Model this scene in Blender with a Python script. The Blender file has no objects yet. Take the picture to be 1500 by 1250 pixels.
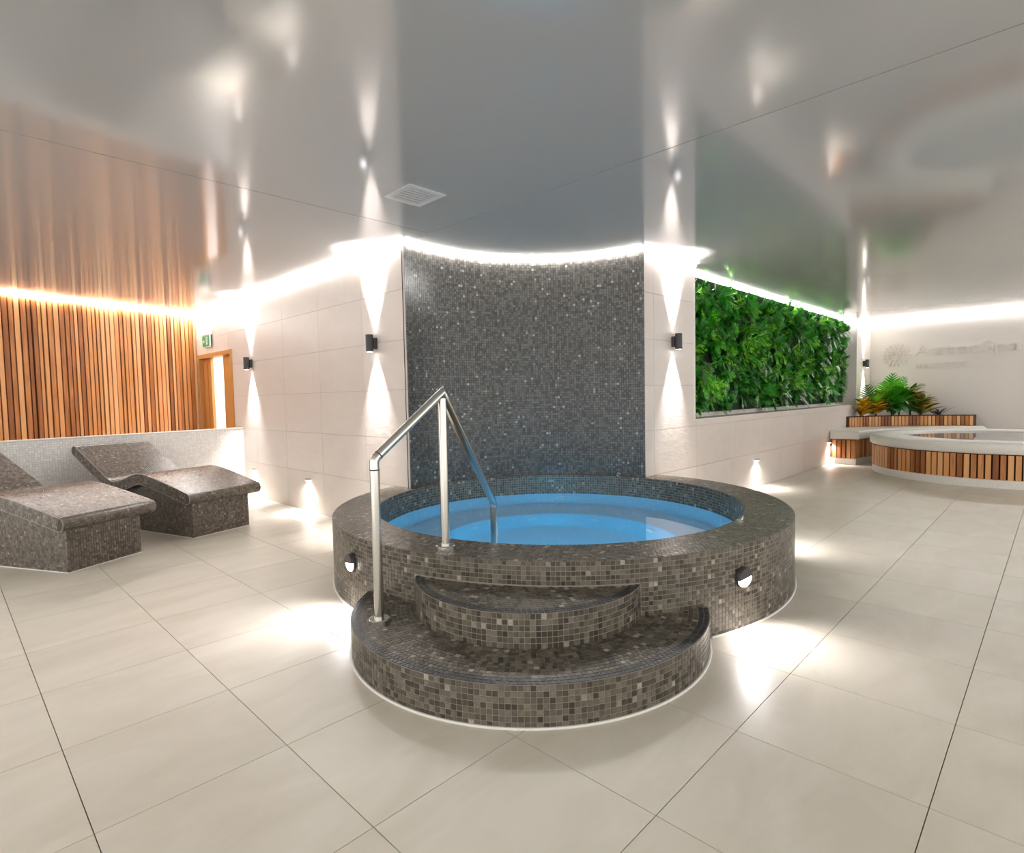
import bpy, bmesh, math, random
from mathutils import Vector, Matrix
random.seed(7)
PI = math.pi
scene = bpy.context.scene
COL = scene.collection

# ------------------------------------------------------------------ camera
F_PX, PITCH, ROLL, YAW, CAM_H = 827.0, 3.0, 1.163, 44.31, 1.295
a, r, y = math.radians(PITCH), math.radians(ROLL), math.radians(YAW)
fw = Vector((math.cos(y)*math.cos(a), math.sin(y)*math.cos(a), -math.sin(a)))
rt = Vector((math.sin(y), -math.cos(y), 0)); up = rt.cross(fw)
rt2 = math.cos(r)*rt - math.sin(r)*up; up2 = rt2.cross(fw)
cam_d = bpy.data.cameras.new('camera'); cam = bpy.data.objects.new('camera', cam_d); COL.objects.link(cam)
cam.matrix_world = Matrix(((rt2.x, up2.x, -fw.x, 0), (rt2.y, up2.y, -fw.y, 0), (rt2.z, up2.z, -fw.z, CAM_H), (0, 0, 0, 1)))
cam_d.sensor_width = 36.0; cam_d.lens = F_PX/1500*36.0; cam_d.clip_start = 0.05; cam_d.clip_end = 100
scene.camera = cam
def pix(X, Y, Z):
    v = Vector((X, Y, Z-CAM_H)); d = v.dot(fw)
    if d < 0.05: return None
    return (750+F_PX*v.dot(rt2)/d, 625-F_PX*v.dot(up2)/d, d)

# ------------------------------------------------------------------ world and exposure
world = bpy.data.worlds.new('world'); scene.world = world; world.use_nodes = True
world.node_tree.nodes['Background'].inputs[0].default_value = (1.0, 0.97, 0.925, 1)
world.node_tree.nodes['Background'].inputs[1].default_value = 1.75
vs = scene.view_settings
vs.view_transform = 'Standard'; vs.look = 'None'; vs.gamma = 1.0; vs.exposure = 0.2; vs.use_curve_mapping = False
LED_POWER = 64.0
SPOT_W = 190.0

# ------------------------------------------------------------------ helpers
def tag(o, label=None, cat=None, group=None, kind=None):
    if label: o['label'] = label
    if cat: o['category'] = cat
    if group: o['group'] = group
    if kind: o['kind'] = kind
    return o
def mesh_obj(name, me, mat=None, parent=None, smooth=False):
    o = bpy.data.objects.new(name, me); COL.objects.link(o)
    if mat is not None and not me.materials: me.materials.append(mat)
    if parent is not None: o.parent = parent
    if smooth:
        for p in me.polygons: p.use_smooth = True
    return o
def pyd(name, v, f, mat=None, parent=None, smooth=False):
    me = bpy.data.meshes.new(name); me.from_pydata([tuple(p) for p in v], [], f); me.update()
    return mesh_obj(name, me, mat, parent, smooth)
def empty(name, loc=(0, 0, 0), rz=0.0):
    o = bpy.data.objects.new(name, None); COL.objects.link(o)
    o.location = loc; o.rotation_euler = (0, 0, rz); o.empty_display_size = 0.1
    return o
class MB:
    """collects simple shapes into one mesh"""
    def __init__(s): s.v = []; s.f = []
    def add(s, v, f):
        n = len(s.v); s.v += [tuple(p) for p in v]; s.f += [tuple(i+n for i in q) for q in f]; return s
    def box(s, x0, x1, y0, y1, z0, z1):
        return s.add([(x0,y0,z0),(x1,y0,z0),(x1,y1,z0),(x0,y1,z0),(x0,y0,z1),(x1,y0,z1),(x1,y1,z1),(x0,y1,z1)],
                     [(0,3,2,1),(4,5,6,7),(0,1,5,4),(1,2,6,5),(2,3,7,6),(3,0,4,7)])
    def chbox(s, x0, x1, y0, y1, z0, z1, c):
        """box with chamfered edges (all twelve)"""
        bm = bmesh.new(); bmesh.ops.create_cube(bm, size=1.0)
        for q in bm.verts: q.co = Vector((x0+(q.co.x+.5)*(x1-x0), y0+(q.co.y+.5)*(y1-y0), z0+(q.co.z+.5)*(z1-z0)))
        bmesh.ops.bevel(bm, geom=bm.edges[:], offset=c, segments=1, affect='EDGES', profile=0.5)
        bm.verts.index_update()
        s.add([q.co[:] for q in bm.verts], [tuple(w.index for w in fc.verts) for fc in bm.faces]); bm.free(); return s
    def obox(s, c, ex, ey, ez, hx, hy, hz):
        c, ex, ey, ez = Vector(c), Vector(ex), Vector(ey), Vector(ez); v = []
        for k in (-1, 1):
            for i, j in ((-1,-1),(1,-1),(1,1),(-1,1)): v.append(c+ex*hx*i+ey*hy*j+ez*hz*k)
        return s.add(v, [(0,3,2,1),(4,5,6,7),(0,1,5,4),(1,2,6,5),(2,3,7,6),(3,0,4,7)])
    def tube(s, pts, rad, n=12, cap=True):
        pts = [Vector(p) for p in pts]; rings = []
        for i, p in enumerate(pts):
            if i == 0: d = (pts[1]-p).normalized()
            elif i == len(pts)-1: d = (p-pts[-2]).normalized()
            else: d = ((pts[i+1]-p).normalized()+(p-pts[i-1]).normalized()).normalized()
            rings.append((p, d))
        d0 = rings[0][1]; ref = Vector((0, 0, 1)) if abs(d0.z) < .9 else Vector((1, 0, 0))
        n0 = d0.cross(ref).normalized(); V = []
        for i, (p, d) in enumerate(rings):
            n0 = (n0-d*n0.dot(d)).normalized(); b = d.cross(n0)
            rr = rad[i] if isinstance(rad, (list, tuple)) else rad
            if 0 < i < len(pts)-1:
                h = (pts[i+1]-p).normalized().dot(d); rr /= 1.0
            for k in range(n): V.append(p+(n0*math.cos(2*PI*k/n)+b*math.sin(2*PI*k/n))*rr)
        f = []
        for i in range(len(pts)-1):
            for k in range(n): f.append((i*n+k, i*n+(k+1)%n, (i+1)*n+(k+1)%n, (i+1)*n+k))
        if cap: f.append(tuple(range(n))[::-1]); f.append(tuple((len(pts)-1)*n+k for k in range(n)))
        return s.add(V, f)
    def lathe(s, prof, c=(0,0,0), n=32, axis='z', a0=0, a1=2*PI):
        """prof: list of (r, h); closed revolution"""
        full = abs(a1-a0-2*PI) < 1e-6; m = n if full else n+1; V = []
        for i in range(m):
            t = a0+(a1-a0)*i/n
            for rr, h in prof: V.append((c[0]+rr*math.cos(t), c[1]+rr*math.sin(t), c[2]+h))
        k = len(prof); f = []
        for i in range(n):
            j = (i+1) % m
            for q in range(k-1): f.append((i*k+q, j*k+q, j*k+q+1, i*k+q+1))
        return s.add(V, f)
    def prism(s, poly, z0, z1):
        n = len(poly); v = [(p[0], p[1], z0) for p in poly]+[(p[0], p[1], z1) for p in poly]
        f = [(i, (i+1)%n, n+(i+1)%n, n+i) for i in range(n)]
        f.append(tuple(range(n))[::-1]); f.append(tuple(range(n, 2*n)))
        return s.add(v, f)
    def build(s, name, mat=None, parent=None, smooth=False, angle=None):
        o = pyd(name, s.v, s.f, mat, parent, smooth)
        if angle is not None:
            me = o.data
            for p in me.polygons: p.use_smooth = True
            me.set_sharp_from_angle(angle=math.radians(angle))
        return o
    def data(s, name, mat):
        me = bpy.data.meshes.new(name); me.from_pydata(s.v, [], s.f); me.update(); me.materials.append(mat); return me

# ------------------------------------------------------------------ materials
def srgb(r, g, b):
    f = lambda c: ((c/255+0.055)/1.055)**2.4 if c/255 > 0.04045 else c/255/12.92
    return (f(r), f(g), f(b), 1)
def new_mat(name):
    m = bpy.data.materials.new(name); m.use_nodes = True
    nt = m.node_tree; return m, nt, nt.nodes['Principled BSDF']
def ramp(nt, stops, interp='LINEAR'):
    n = nt.nodes.new('ShaderNodeValToRGB'); n.color_ramp.interpolation = interp
    e = n.color_ramp.elements
    while len(e) > 1: e.remove(e[-1])
    e[0].position = stops[0][0]; e[0].color = stops[0][1]
    for p, c in stops[1:]:
        q = e.new(p); q.color = c
    return n
def plain(name, col, rough=.5, metal=0.0, spec=None):
    m, nt, b = new_mat(name); b.inputs['Base Color'].default_value = col
    b.inputs['Roughness'].default_value = rough; b.inputs['Metallic'].default_value = metal
    if spec is not None: b.inputs['Specular IOR Level'].default_value = spec
    return m
def emit(name, col, strength):
    m, nt, b = new_mat(name); b.inputs['Base Color'].default_value = col if strength < 1 else (0.9, 0.9, 0.9, 1)
    b.inputs['Emission Color'].default_value = col; b.inputs['Emission Strength'].default_value = strength
    return m
def noise(nt, scale, detail=4, coord='Object', vec_scale=None, dist=0.0):
    tc = nt.nodes.new('ShaderNodeTexCoord'); n = nt.nodes.new('ShaderNodeTexNoise')
    n.inputs['Scale'].default_value = scale; n.inputs['Detail'].default_value = detail; n.inputs['Distortion'].default_value = dist
    if vec_scale:
        mp = nt.nodes.new('ShaderNodeMapping'); mp.inputs['Scale'].default_value = vec_scale
        nt.links.new(tc.outputs[coord], mp.inputs[0]); nt.links.new(mp.outputs[0], n.inputs['Vector'])
    else: nt.links.new(tc.outputs[coord], n.inputs['Vector'])
    return n
def stone(name, c0, c1, rough, scale=1.6, bump=0.02, vec=(1, 2.2, 1), shift=0.025):
    """porcelain tile: soft cloudy veins, a small tone shift from tile to tile"""
    m, nt, b = new_mat(name); L = nt.links
    geo = nt.nodes.new('ShaderNodeNewGeometry'); oi = nt.nodes.new('ShaderNodeObjectInfo')
    mp = nt.nodes.new('ShaderNodeMapping'); mp.inputs['Scale'].default_value = vec
    ad = nt.nodes.new('ShaderNodeVectorMath'); ad.operation = 'ADD'
    ml = nt.nodes.new('ShaderNodeVectorMath'); ml.operation = 'SCALE'; ml.inputs['Scale'].default_value = 9.0
    cb = nt.nodes.new('ShaderNodeCombineXYZ')
    L.new(oi.outputs['Random'], cb.inputs[0]); L.new(oi.outputs['Random'], cb.inputs[1]); L.new(cb.outputs[0], ml.inputs[0])
    L.new(geo.outputs['Position'], ad.inputs[0]); L.new(ml.outputs[0], ad.inputs[1]); L.new(ad.outputs[0], mp.inputs[0])
    n1 = nt.nodes.new('ShaderNodeTexNoise'); n1.inputs['Scale'].default_value = scale; n1.inputs['Detail'].default_value = 8; n1.inputs['Distortion'].default_value = 1.1; n1.inputs['Roughness'].default_value = .6
    L.new(mp.outputs[0], n1.inputs['Vector'])
    rp = ramp(nt, [(0.3, c1), (0.72, c0)]); L.new(n1.outputs['Fac'], rp.inputs[0])
    hs = nt.nodes.new('ShaderNodeHueSaturation')
    mr = nt.nodes.new('ShaderNodeMapRange'); mr.inputs['To Min'].default_value = 1-shift; mr.inputs['To Max'].default_value = 1+shift
    L.new(oi.outputs['Random'], mr.inputs['Value']); L.new(mr.outputs[0], hs.inputs['Value']); L.new(rp.outputs[0], hs.inputs['Color'])
    L.new(hs.outputs[0], b.inputs['Base Color'])
    n2 = nt.nodes.new('ShaderNodeTexNoise'); n2.inputs['Scale'].default_value = 9; n2.inputs['Detail'].default_value = 6
    L.new(mp.outputs[0], n2.inputs['Vector'])
    bp = nt.nodes.new('ShaderNodeBump'); bp.inputs['Strength'].default_value = bump*6; bp.inputs['Distance'].default_value = .01
    L.new(n2.outputs['Fac'], bp.inputs['Height']); L.new(bp.outputs[0], b.inputs['Normal'])
    b.inputs['Roughness'].default_value = rough
    return m
def mosaic_mat(name, stops, rough=.28, spec=.5):
    m, nt, b = new_mat(name); L = nt.links
    geo = nt.nodes.new('ShaderNodeNewGeometry'); oi = nt.nodes.new('ShaderNodeObjectInfo')
    ad = nt.nodes.new('ShaderNodeMath'); ad.operation = 'ADD'; fr = nt.nodes.new('ShaderNodeMath'); fr.operation = 'FRACT'
    L.new(geo.outputs['Random Per Island'], ad.inputs[0]); L.new(oi.outputs['Random'], ad.inputs[1]); L.new(ad.outputs[0], fr.inputs[0])
    rp = ramp(nt, stops); L.new(fr.outputs[0], rp.inputs[0])
    n = nt.nodes.new('ShaderNodeTexNoise'); n.inputs['Scale'].default_value = 90; n.inputs['Detail'].default_value = 3
    L.new(geo.outputs['Position'], n.inputs['Vector'])
    mx = nt.nodes.new('ShaderNodeMix'); mx.data_type = 'RGBA'; mx.blend_type = 'MULTIPLY'; mx.inputs['Factor'].default_value = .55
    r2 = ramp(nt, [(.3, (.55, .55, .55, 1)), (.7, (1.25, 1.25, 1.25, 1))]); L.new(n.outputs['Fac'], r2.inputs[0])
    L.new(rp.outputs[0], mx.inputs['A']); L.new(r2.outputs[0], mx.inputs['B']); L.new(mx.outputs['Result'], b.inputs['Base Color'])
    b.inputs['Roughness'].default_value = rough; b.inputs['Specular IOR Level'].default_value = spec
    return m
def wood_mat(name, stops, rough=.5, rand=True, axis=(14, 14, .8)):
    m, nt, b = new_mat(name); L = nt.links
    oi = nt.nodes.new('ShaderNodeObjectInfo')
    geo = nt.nodes.new('ShaderNodeNewGeometry')
    n = nt.nodes.new('ShaderNodeTexNoise'); n.inputs['Scale'].default_value = 3.0; n.inputs['Detail'].default_value = 6; n.inputs['Distortion'].default_value = .6
    mp = nt.nodes.new('ShaderNodeMapping'); mp.inputs['Scale'].default_value = axis
    L.new(geo.outputs['Position'], mp.inputs[0]); L.new(mp.outputs[0], n.inputs['Vector'])
    rp = ramp(nt, stops)
    mr = nt.nodes.new('ShaderNodeMapRange'); mr.inputs['From Min'].default_value = .3; mr.inputs['From Max'].default_value = .7; mr.inputs['To Min'].default_value = -.12; mr.inputs['To Max'].default_value = .12
    L.new(n.outputs['Fac'], mr.inputs['Value'])
    ad = nt.nodes.new('ShaderNodeMath'); ad.operation = 'ADD'; ad.use_clamp = True
    if rand: L.new(oi.outputs['Random'], ad.inputs[0])
    else: ad.inputs[0].default_value = .5
    L.new(mr.outputs[0], ad.inputs[1]); L.new(ad.outputs[0], rp.inputs[0]); L.new(rp.outputs[0], b.inputs['Base Color'])
    b.inputs['Roughness'].default_value = rough
    return m
def leaf_mat(name, stops, rough=.4, trans=.25):
    m, nt, b = new_mat(name); L = nt.links
    oi = nt.nodes.new('ShaderNodeObjectInfo'); geo = nt.nodes.new('ShaderNodeNewGeometry')
    ad = nt.nodes.new('ShaderNodeMath'); ad.operation = 'ADD'; fr = nt.nodes.new('ShaderNodeMath'); fr.operation = 'FRACT'
    ms = nt.nodes.new('ShaderNodeMath'); ms.operation = 'MULTIPLY'; ms.inputs[1].default_value = .45
    L.new(geo.outputs['Random Per Island'], ms.inputs[0]); L.new(ms.outputs[0], ad.inputs[0]); L.new(oi.outputs['Random'], ad.inputs[1]); L.new(ad.outputs[0], fr.inputs[0])
    rp = ramp(nt, stops); L.new(fr.outputs[0], rp.inputs[0]); L.new(rp.outputs[0], b.inputs['Base Color'])
    b.inputs['Roughness'].default_value = rough
    return m

M = {}
M['floor_tile'] = stone('floor_porcelain', srgb(215, 208, 195), srgb(201, 193, 177), .38, 1.5, .012)
M['grout_floor'] = plain('floor_grout', srgb(160, 152, 140), .8)
M['wall_tile'] = stone('wall_porcelain', srgb(222, 212, 206), srgb(213, 203, 195), .42, 1.2, .03, (1, 1, 2), .02)
M['grout_wall'] = plain('wall_grout', srgb(170, 162, 152), .8)
M['white_wall'] = plain('white_plaster', srgb(226, 219, 214), .55)
M['mosaic'] = mosaic_mat('brown_marble_mosaic', [(0, srgb(58, 53, 45)), (.35, srgb(85, 78, 68)), (.75, srgb(106, 99, 88)), (.965, srgb(120, 113, 102)), (.978, srgb(158, 150, 138)), (1, srgb(170, 162, 150))], .3)
M['mosaic_dark'] = mosaic_mat('dark_nosing_mosaic', [(0, srgb(30, 32, 34)), (.6, srgb(44, 46, 50)), (1, srgb(66, 68, 72))], .3)
M['mosaic_niche'] = mosaic_mat('charcoal_marble_mosaic', [(0, srgb(70, 67, 64)), (.35, srgb(88, 85, 80)), (.8, srgb(108, 104, 98)), (.975, srgb(114, 110, 104)), (.985, srgb(150, 145, 136)), (1, srgb(176, 170, 162))], .3)
M['mosaic_bed'] = mosaic_mat('taupe_marble_mosaic', [(0, srgb(82, 74, 66)), (.4, srgb(102, 93, 84)), (.9, srgb(122, 113, 103)), (.97, srgb(128, 118, 108)), (.985, srgb(146, 136, 126)), (1, srgb(156, 146, 136))], .27)
M['grout'] = plain('mosaic_grout', srgb(148, 141, 128), .7)
M['grout_niche'] = plain('niche_grout', srgb(52, 50, 49), .7)
M['grout_bed'] = plain('lounger_grout', srgb(70, 62, 54), .7)
M['sealant'] = plain('white_sealant', srgb(225, 222, 216), .5)
M['sealant_grey'] = plain('pale_edge_trim', srgb(150, 144, 134), .5)
M['steel'] = plain('brushed_steel', (.62, .60, .56, 1), .2, 1.0)
M['black'] = plain('black_metal', (.045, .04, .042, 1), .4)
M['ceiling'] = plain('satin_stretch_ceiling', (.40, .398, .394, 1), .10, 0, .5)
M['ceiling'].node_tree.nodes['Principled BSDF'].inputs['IOR'].default_value = 2.1
M['gap'] = plain('dark_gap', (.1, .095, .09, 1), .7)
M['led'] = emit('led_tape', (1.0, .975, .94, 1), LED_POWER)
M['lens'] = emit('lamp_lens', (1.0, .96, .98, 1), 14.0)
M['slat'] = wood_mat('cedar_slat', [(0, srgb(132, 76, 32)), (.2, srgb(164, 100, 48)), (.42, srgb(204, 140, 82)), (.75, srgb(216, 156, 100)), (1, srgb(228, 174, 120))], .5)
M['slat_back'] = plain('slat_backing', srgb(66, 36, 16), .8)
M['door'] = wood_mat('oak_veneer', [(0, srgb(176, 118, 58)), (1, srgb(206, 150, 86))], .45, False)
M['terrazzo'] = stone('white_terrazzo', srgb(238, 235, 230), srgb(216, 212, 206), .4, 60, .004, (1, 1, 1), .01)
M['soil'] = plain('dark_soil', srgb(60, 45, 34), .9)
M['pebble'] = plain('pale_pebble', srgb(190, 182, 170), .7)
M['fern'] = leaf_mat('fern_green', [(0, srgb(14, 84, 6)), (.35, srgb(28, 122, 10)), (.7, srgb(54, 160, 18)), (.9, srgb(132, 202, 40)), (1, srgb(20, 96, 8))])
M['fern_dark'] = leaf_mat('deep_green', [(0, srgb(8, 54, 6)), (.5, srgb(18, 88, 10)), (1, srgb(34, 116, 16))])
M['croton'] = leaf_mat('croton_yellow', [(0, srgb(246, 186, 30)), (.5, srgb(240, 204, 44)), (.8, srgb(176, 130, 36)), (1, srgb(110, 90, 40))], .35)
M['croton_dark'] = leaf_mat('croton_olive', [(0, srgb(150, 140, 50)), (.4, srgb(84, 80, 40)), (.7, srgb(210, 184, 56)), (1, srgb(76, 54, 44))], .35)
M['spiky'] = leaf_mat('purple_grey_leaf', [(0, srgb(70, 60, 62)), (.5, srgb(92, 84, 78)), (1, srgb(52, 52, 46))], .4)
M['palm'] = leaf_mat('palm_green', [(0, srgb(34, 124, 18)), (.5, srgb(70, 172, 34)), (1, srgb(140, 212, 60))], .35)
M['broad'] = leaf_mat('broad_green', [(0, srgb(60, 120, 60)), (.5, srgb(96, 156, 96)), (1, srgb(50, 104, 52))], .3)
M['exit_green'] = emit('exit_green', srgb(0, 120, 80), .55)
M['exit_white'] = plain('exit_white', srgb(235, 240, 236), .4)
M['vent'] = plain('vent_white', srgb(196, 194, 192), .35)
M['letter'] = plain('relief_letter', srgb(221, 213, 207), .45)
M['basin'] = plain('basin_shell', srgb(190, 214, 230), .35)
M['pool_floor'] = plain('pool_white', srgb(225, 225, 222), .4)
M['white_plastic'] = plain('white_plastic', srgb(228, 226, 222), .35)
# water: clear, refracting, mirror-like at a low angle
m, nt, b = new_mat('spa_water'); b.inputs['Base Color'].default_value = (.82, .95, 1, 1); b.inputs['Roughness'].default_value = 0.0
b.inputs['IOR'].default_value = 1.33; b.inputs['Transmission Weight'].default_value = 1.0
nz = noise(nt, 2.2, 2); bp = nt.nodes.new('ShaderNodeBump'); bp.inputs['Strength'].default_value = .05; bp.inputs['Distance'].default_value = .02
nt.links.new(nz.outputs['Fac'], bp.inputs['Height']); nt.links.new(bp.outputs[0], b.inputs['Normal'])
M['water'] = m
# small white mosaic of the half wall (too fine to build)
m, nt, b = new_mat('white_mosaic')
tc = nt.nodes.new('ShaderNodeTexCoord'); bt = nt.nodes.new('ShaderNodeTexBrick'); bt.offset = 0.0
bt.inputs['Scale'].default_value = 40; bt.inputs['Brick Width'].default_value = 1; bt.inputs['Row Height'].default_value = 1
bt.inputs['Color1'].default_value = srgb(232, 230, 228); bt.inputs['Color2'].default_value = srgb(208, 207, 207); bt.inputs['Mortar'].default_value = srgb(192, 190, 188); bt.inputs['Mortar Size'].default_value = .06
mp = nt.nodes.new('ShaderNodeMapping'); mp.inputs['Rotation'].default_value = (PI/2, 0, 0)
nt.links.new(tc.outputs['Object'], mp.inputs[0]); nt.links.new(mp.outputs[0], bt.inputs['Vector']); nt.links.new(bt.outputs['Color'], b.inputs['Base Color'])
b.inputs['Roughness'].default_value = .35
M['white_mosaic'] = m

# ------------------------------------------------------------------ layout numbers
XW, YW, ZC = 3.036, 2.95, 2.723           # left wall plane, right wall plane, ceiling height
TX, TY, TR, TH, TI = 3.456, 2.895, 1.713, 0.467, 1.40   # spa tub centre, outer radius, height, inner radius
NR = 1.45                                  # radius of the tiled niche
WZ = 0.278                                 # water level
S1 = (2.259, 2.104, 0.95, 0.175); S2 = (2.245, 2.085, 0.616, 0.337)
NY = TY+math.sqrt(NR**2-(XW-TX)**2); NX = TX+math.sqrt(NR**2-(YW-TY)**2)   # where the niche meets the two walls
XL = 14.0                                  # logo wall
GX0, GX1, GZ, GY = 5.97, 12.86, 1.0, 3.19  # green wall recess

def split_rects(r, hole):
    """rect minus hole -> list of rects (a0,a1,b0,b1)"""
    a0, a1, b0, b1 = r; h0, h1, k0, k1 = hole
    if a1 <= h0 or a0 >= h1 or b1 <= k0 or b0 >= k1: return [r]
    out = []
    if a0 < h0: out.append((a0, h0, b0, b1))
    if a1 > h1: out.append((h1, a1, b0, b1))
    m0, m1 = max(a0, h0), min(a1, h1)
    if b0 < k0: out.append((m0, m1, b0, k0))
    if b1 > k1: out.append((m0, m1, k1, b1))
    return out

# ------------------------------------------------------------------ floor
def in_block(x, y): return x > XW and y > YW
fl = MB()
N = 64; X0, X1, Y0, Y1 = -2.2, XL, -3.4, 11.0
sq = []; ci = []
for i in range(N):
    t = 2*PI*i/N; c, s_ = math.cos(t), math.sin(t)
    ts = []
    if c > 1e-9: ts.append((X1-TX)/c)
    if c < -1e-9: ts.append((X0-TX)/c)
    if s_ > 1e-9: ts.append((Y1-TY)/s_)
    if s_ < -1e-9: ts.append((Y0-TY)/s_)
    k = min(ts); sq.append((TX+c*k, TY+s_*k)); ci.append((TX+c*1.60, TY+s_*1.60))
corners = [(X0, Y0), (X1, Y0), (X1, Y1), (X0, Y1)]
v = [(p[0], p[1], -.012) for p in ci]+[(p[0], p[1], -.012) for p in sq]+[(p[0], p[1], -.012) for p in corners]
f = [(i, N+i, N+(i+1)%N, (i+1)%N) for i in range(N)]
for k, (cx, cy) in enumerate(corners):
    ang = math.atan2(cy-TY, cx-TX) % (2*PI); i = int(ang/(2*PI)*N) % N
    f.append((N+i, 2*N+k, N+(i+1)%N))
floor = pyd('floor', v, f, M['grout_floor']); tag(floor, 'pale cream porcelain tiled floor of the spa room', kind='structure')
XJ = [.275-.6*k for k in range(4, 0, -1)]+[.275, .868, 1.488, 2.085, 2.685, 3.285]+[3.285+.6*k for k in range(1, 19)]
YJ = [.268+.6*k for k in range(-6, 18)]
tiles = []
for i in range(len(XJ)-1):
    for j in range(len(YJ)-1):
        x0, x1, y0, y1 = XJ[i]+.0016, XJ[i+1]-.0016, YJ[j]+.0016, YJ[j+1]-.0016
        x1 = min(x1, XL)
        if x1-x0 < .02: continue
        if x0 > XW and y0 > YW: continue
        far = max(math.hypot(x-TX, y-TY) for x in (x0, x1) for y in (y0, y1))
        if far < 1.62: continue
        nx, ny = min(max(TX, x0), x1), min(max(TY, y0), y1)
        near = math.hypot(nx-TX, ny-TY)
        rects = split_rects((x0, x1, y0, y1), (XW, 99, YW, 99))
        mx, my = (x0+x1)/2, (y0+y1)/2
        pts = [pix(x, y, 0) for x in (x0, mx, x1) for y in (y0, my, y1)]
        vis = [p for p in pts if p and -30 < p[0] < 1530 and p[1] < 1280]
        size = 0 if not vis else 1.0/min(p[2] for p in vis)**2
        tiles.append((size, rects, near < 1.62))
tiles.sort(key=lambda t: -t[0])
cut = MB().lathe([(0, -1), (1.62, -1), (1.62, 1), (0, 1)], (TX, TY, 0), 96)
cutter = cut.build('cutter')
bm = bmesh.new(); bm.from_mesh(cutter.data); bmesh.ops.remove_doubles(bm, verts=bm.verts, dist=1e-5); bm.to_mesh(cutter.data); bm.free()
rest = MB(); ncut = []
for k, (size, rects, hit) in enumerate(tiles):
    mb = MB()
    for q in rects:
        if q[1]-q[0] > .005 and q[3]-q[2] > .005: mb.box(q[0], q[1], q[2], q[3], -.02, 0)
    if not mb.v: continue
    if size > 0 and k < 298 or hit:
        o = mb.build('floor_tile', M['floor_tile'], floor)
        if hit: ncut.append(o)
    else: rest.add(mb.v, mb.f)
for o in ncut:
    md = o.modifiers.new('cut', 'BOOLEAN'); md.object = cutter; md.operation = 'DIFFERENCE'; md.solver = 'EXACT'
dg = bpy.context.evaluated_depsgraph_get()
for o in ncut:
    me = bpy.data.meshes.new_from_object(o.evaluated_get(dg)); o.modifiers.clear(); o.data = me
bpy.data.objects.remove(cutter)
for o in ncut:
    if len(o.data.polygons) == 0: bpy.data.objects.remove(o)
if rest.v: tag(rest.build('floor_tiles_beyond', M['floor_tile'], floor), 'remaining pale floor tiles further off', kind='stuff')

# ------------------------------------------------------------------ ceiling
ceil = MB().box(X0, XL+.1, Y0, 11.0, ZC+.02, ZC+.06).build('ceiling', M['gap']); tag(ceil, 'satin grey-white stretched ceiling that mirrors the room', kind='structure')
g = .004; SX, SY, SX2 = 3.075, 3.95, 8.38
for (x0, x1, y0, y1) in ((X0, SX-g, SY+g, 11.0), (X0, SX-g, Y0, SY-g), (SX+g, SX2-g/2, Y0, 11.0), (SX2+g/2, XL+.1, Y0, 11.0)):
    MB().box(x0, x1, y0, y1, ZC, ZC+.02).build('ceiling_panel', M['ceiling'], ceil)

# ------------------------------------------------------------------ tiled walls
ROWS = [0.0]+[.015+.4565*k for k in range(1, 6)]+[ZC]
def wall_tiles(parent, cols, holes, to3d, mat):
    for i in range(len(cols)-1):
        for j in range(len(ROWS)-1):
            rs = [(cols[i]+.0015, cols[i+1]-.0015, ROWS[j]+.0015, ROWS[j+1]-.0015)]
            for h in holes: rs = [q for r_ in rs for q in split_rects(r_, h)]
            mb = MB()
            for a0, a1, b0, b1 in rs:
                if a1-a0 > .01 and b1-b0 > .01: to3d(mb, a0, a1, b0, b1)
            if mb.v: mb.build('wall_tile', mat, parent)
DY0, DY1, DZ = 8.60, 9.93, 2.0             # doorway in the left wall
wl = MB()
for q in split_rects((NY+.03, 10.3, 0, ZC), (DY0-.02, DY1+.02, -1, DZ+.02)): wl.box(XW+.008, XW+.12, q[0], q[1], q[2], q[3])
wall_left = wl.build('wall_left', M['grout_wall']); tag(wall_left, 'wall of large pale stone-look tiles left of the dark niche', kind='structure')
colsY = [NY, 5.03, 5.945, 6.86, 7.775, 8.69, 9.605, 10.3]
wall_tiles(wall_left, colsY, [(DY0-.03, DY1+.03, -1, DZ+.03)], lambda mb, a0, a1, b0, b1: mb.box(XW, XW+.012, a0, a1, b0, b1), M['wall_tile'])
wr = MB()
for q in split_rects((NX+.03, XL, 0, ZC), (GX0, GX1, GZ, 9)): wr.box(q[0], q[1], YW+.008, YW+.12, q[2], q[3])
wall_right = wr.build('wall_right', M['grout_wall']); tag(wall_right, 'wall of large pale tiles right of the dark niche with planted recess', kind='structure')
colsX = [NX, 5.08]+[5.08+.915*k for k in range(1, 10)]+[XL]
wall_tiles(wall_right, colsX, [(GX0, GX1, GZ, 9)], lambda mb, a0, a1, b0, b1: mb.box(a0, a1, YW, YW+.012, b0, b1), M['wall_tile'])
rc = MB(); rc.box(GX0, GX1, GY, GY+.05, GZ, ZC); rc.box(GX0-.05, GX0+.004, YW-.001, GY, GZ, ZC); rc.box(GX1-.004, GX1+.05, YW-.001, GY, GZ, ZC); rc.box(GX0, GX1, YW-.001, GY, GZ-.004, GZ+.004)
tag(rc.build('trim_1', M['white_wall']), 'plain recess lining around the green plant wall', kind='structure')
# logo wall
tag(MB().box(XL, XL+.12, Y0, YW+.12, 0, ZC).build('wall_far_right', M['white_wall']), 'smooth off-white wall carrying the raised lettering', kind='structure')
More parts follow.
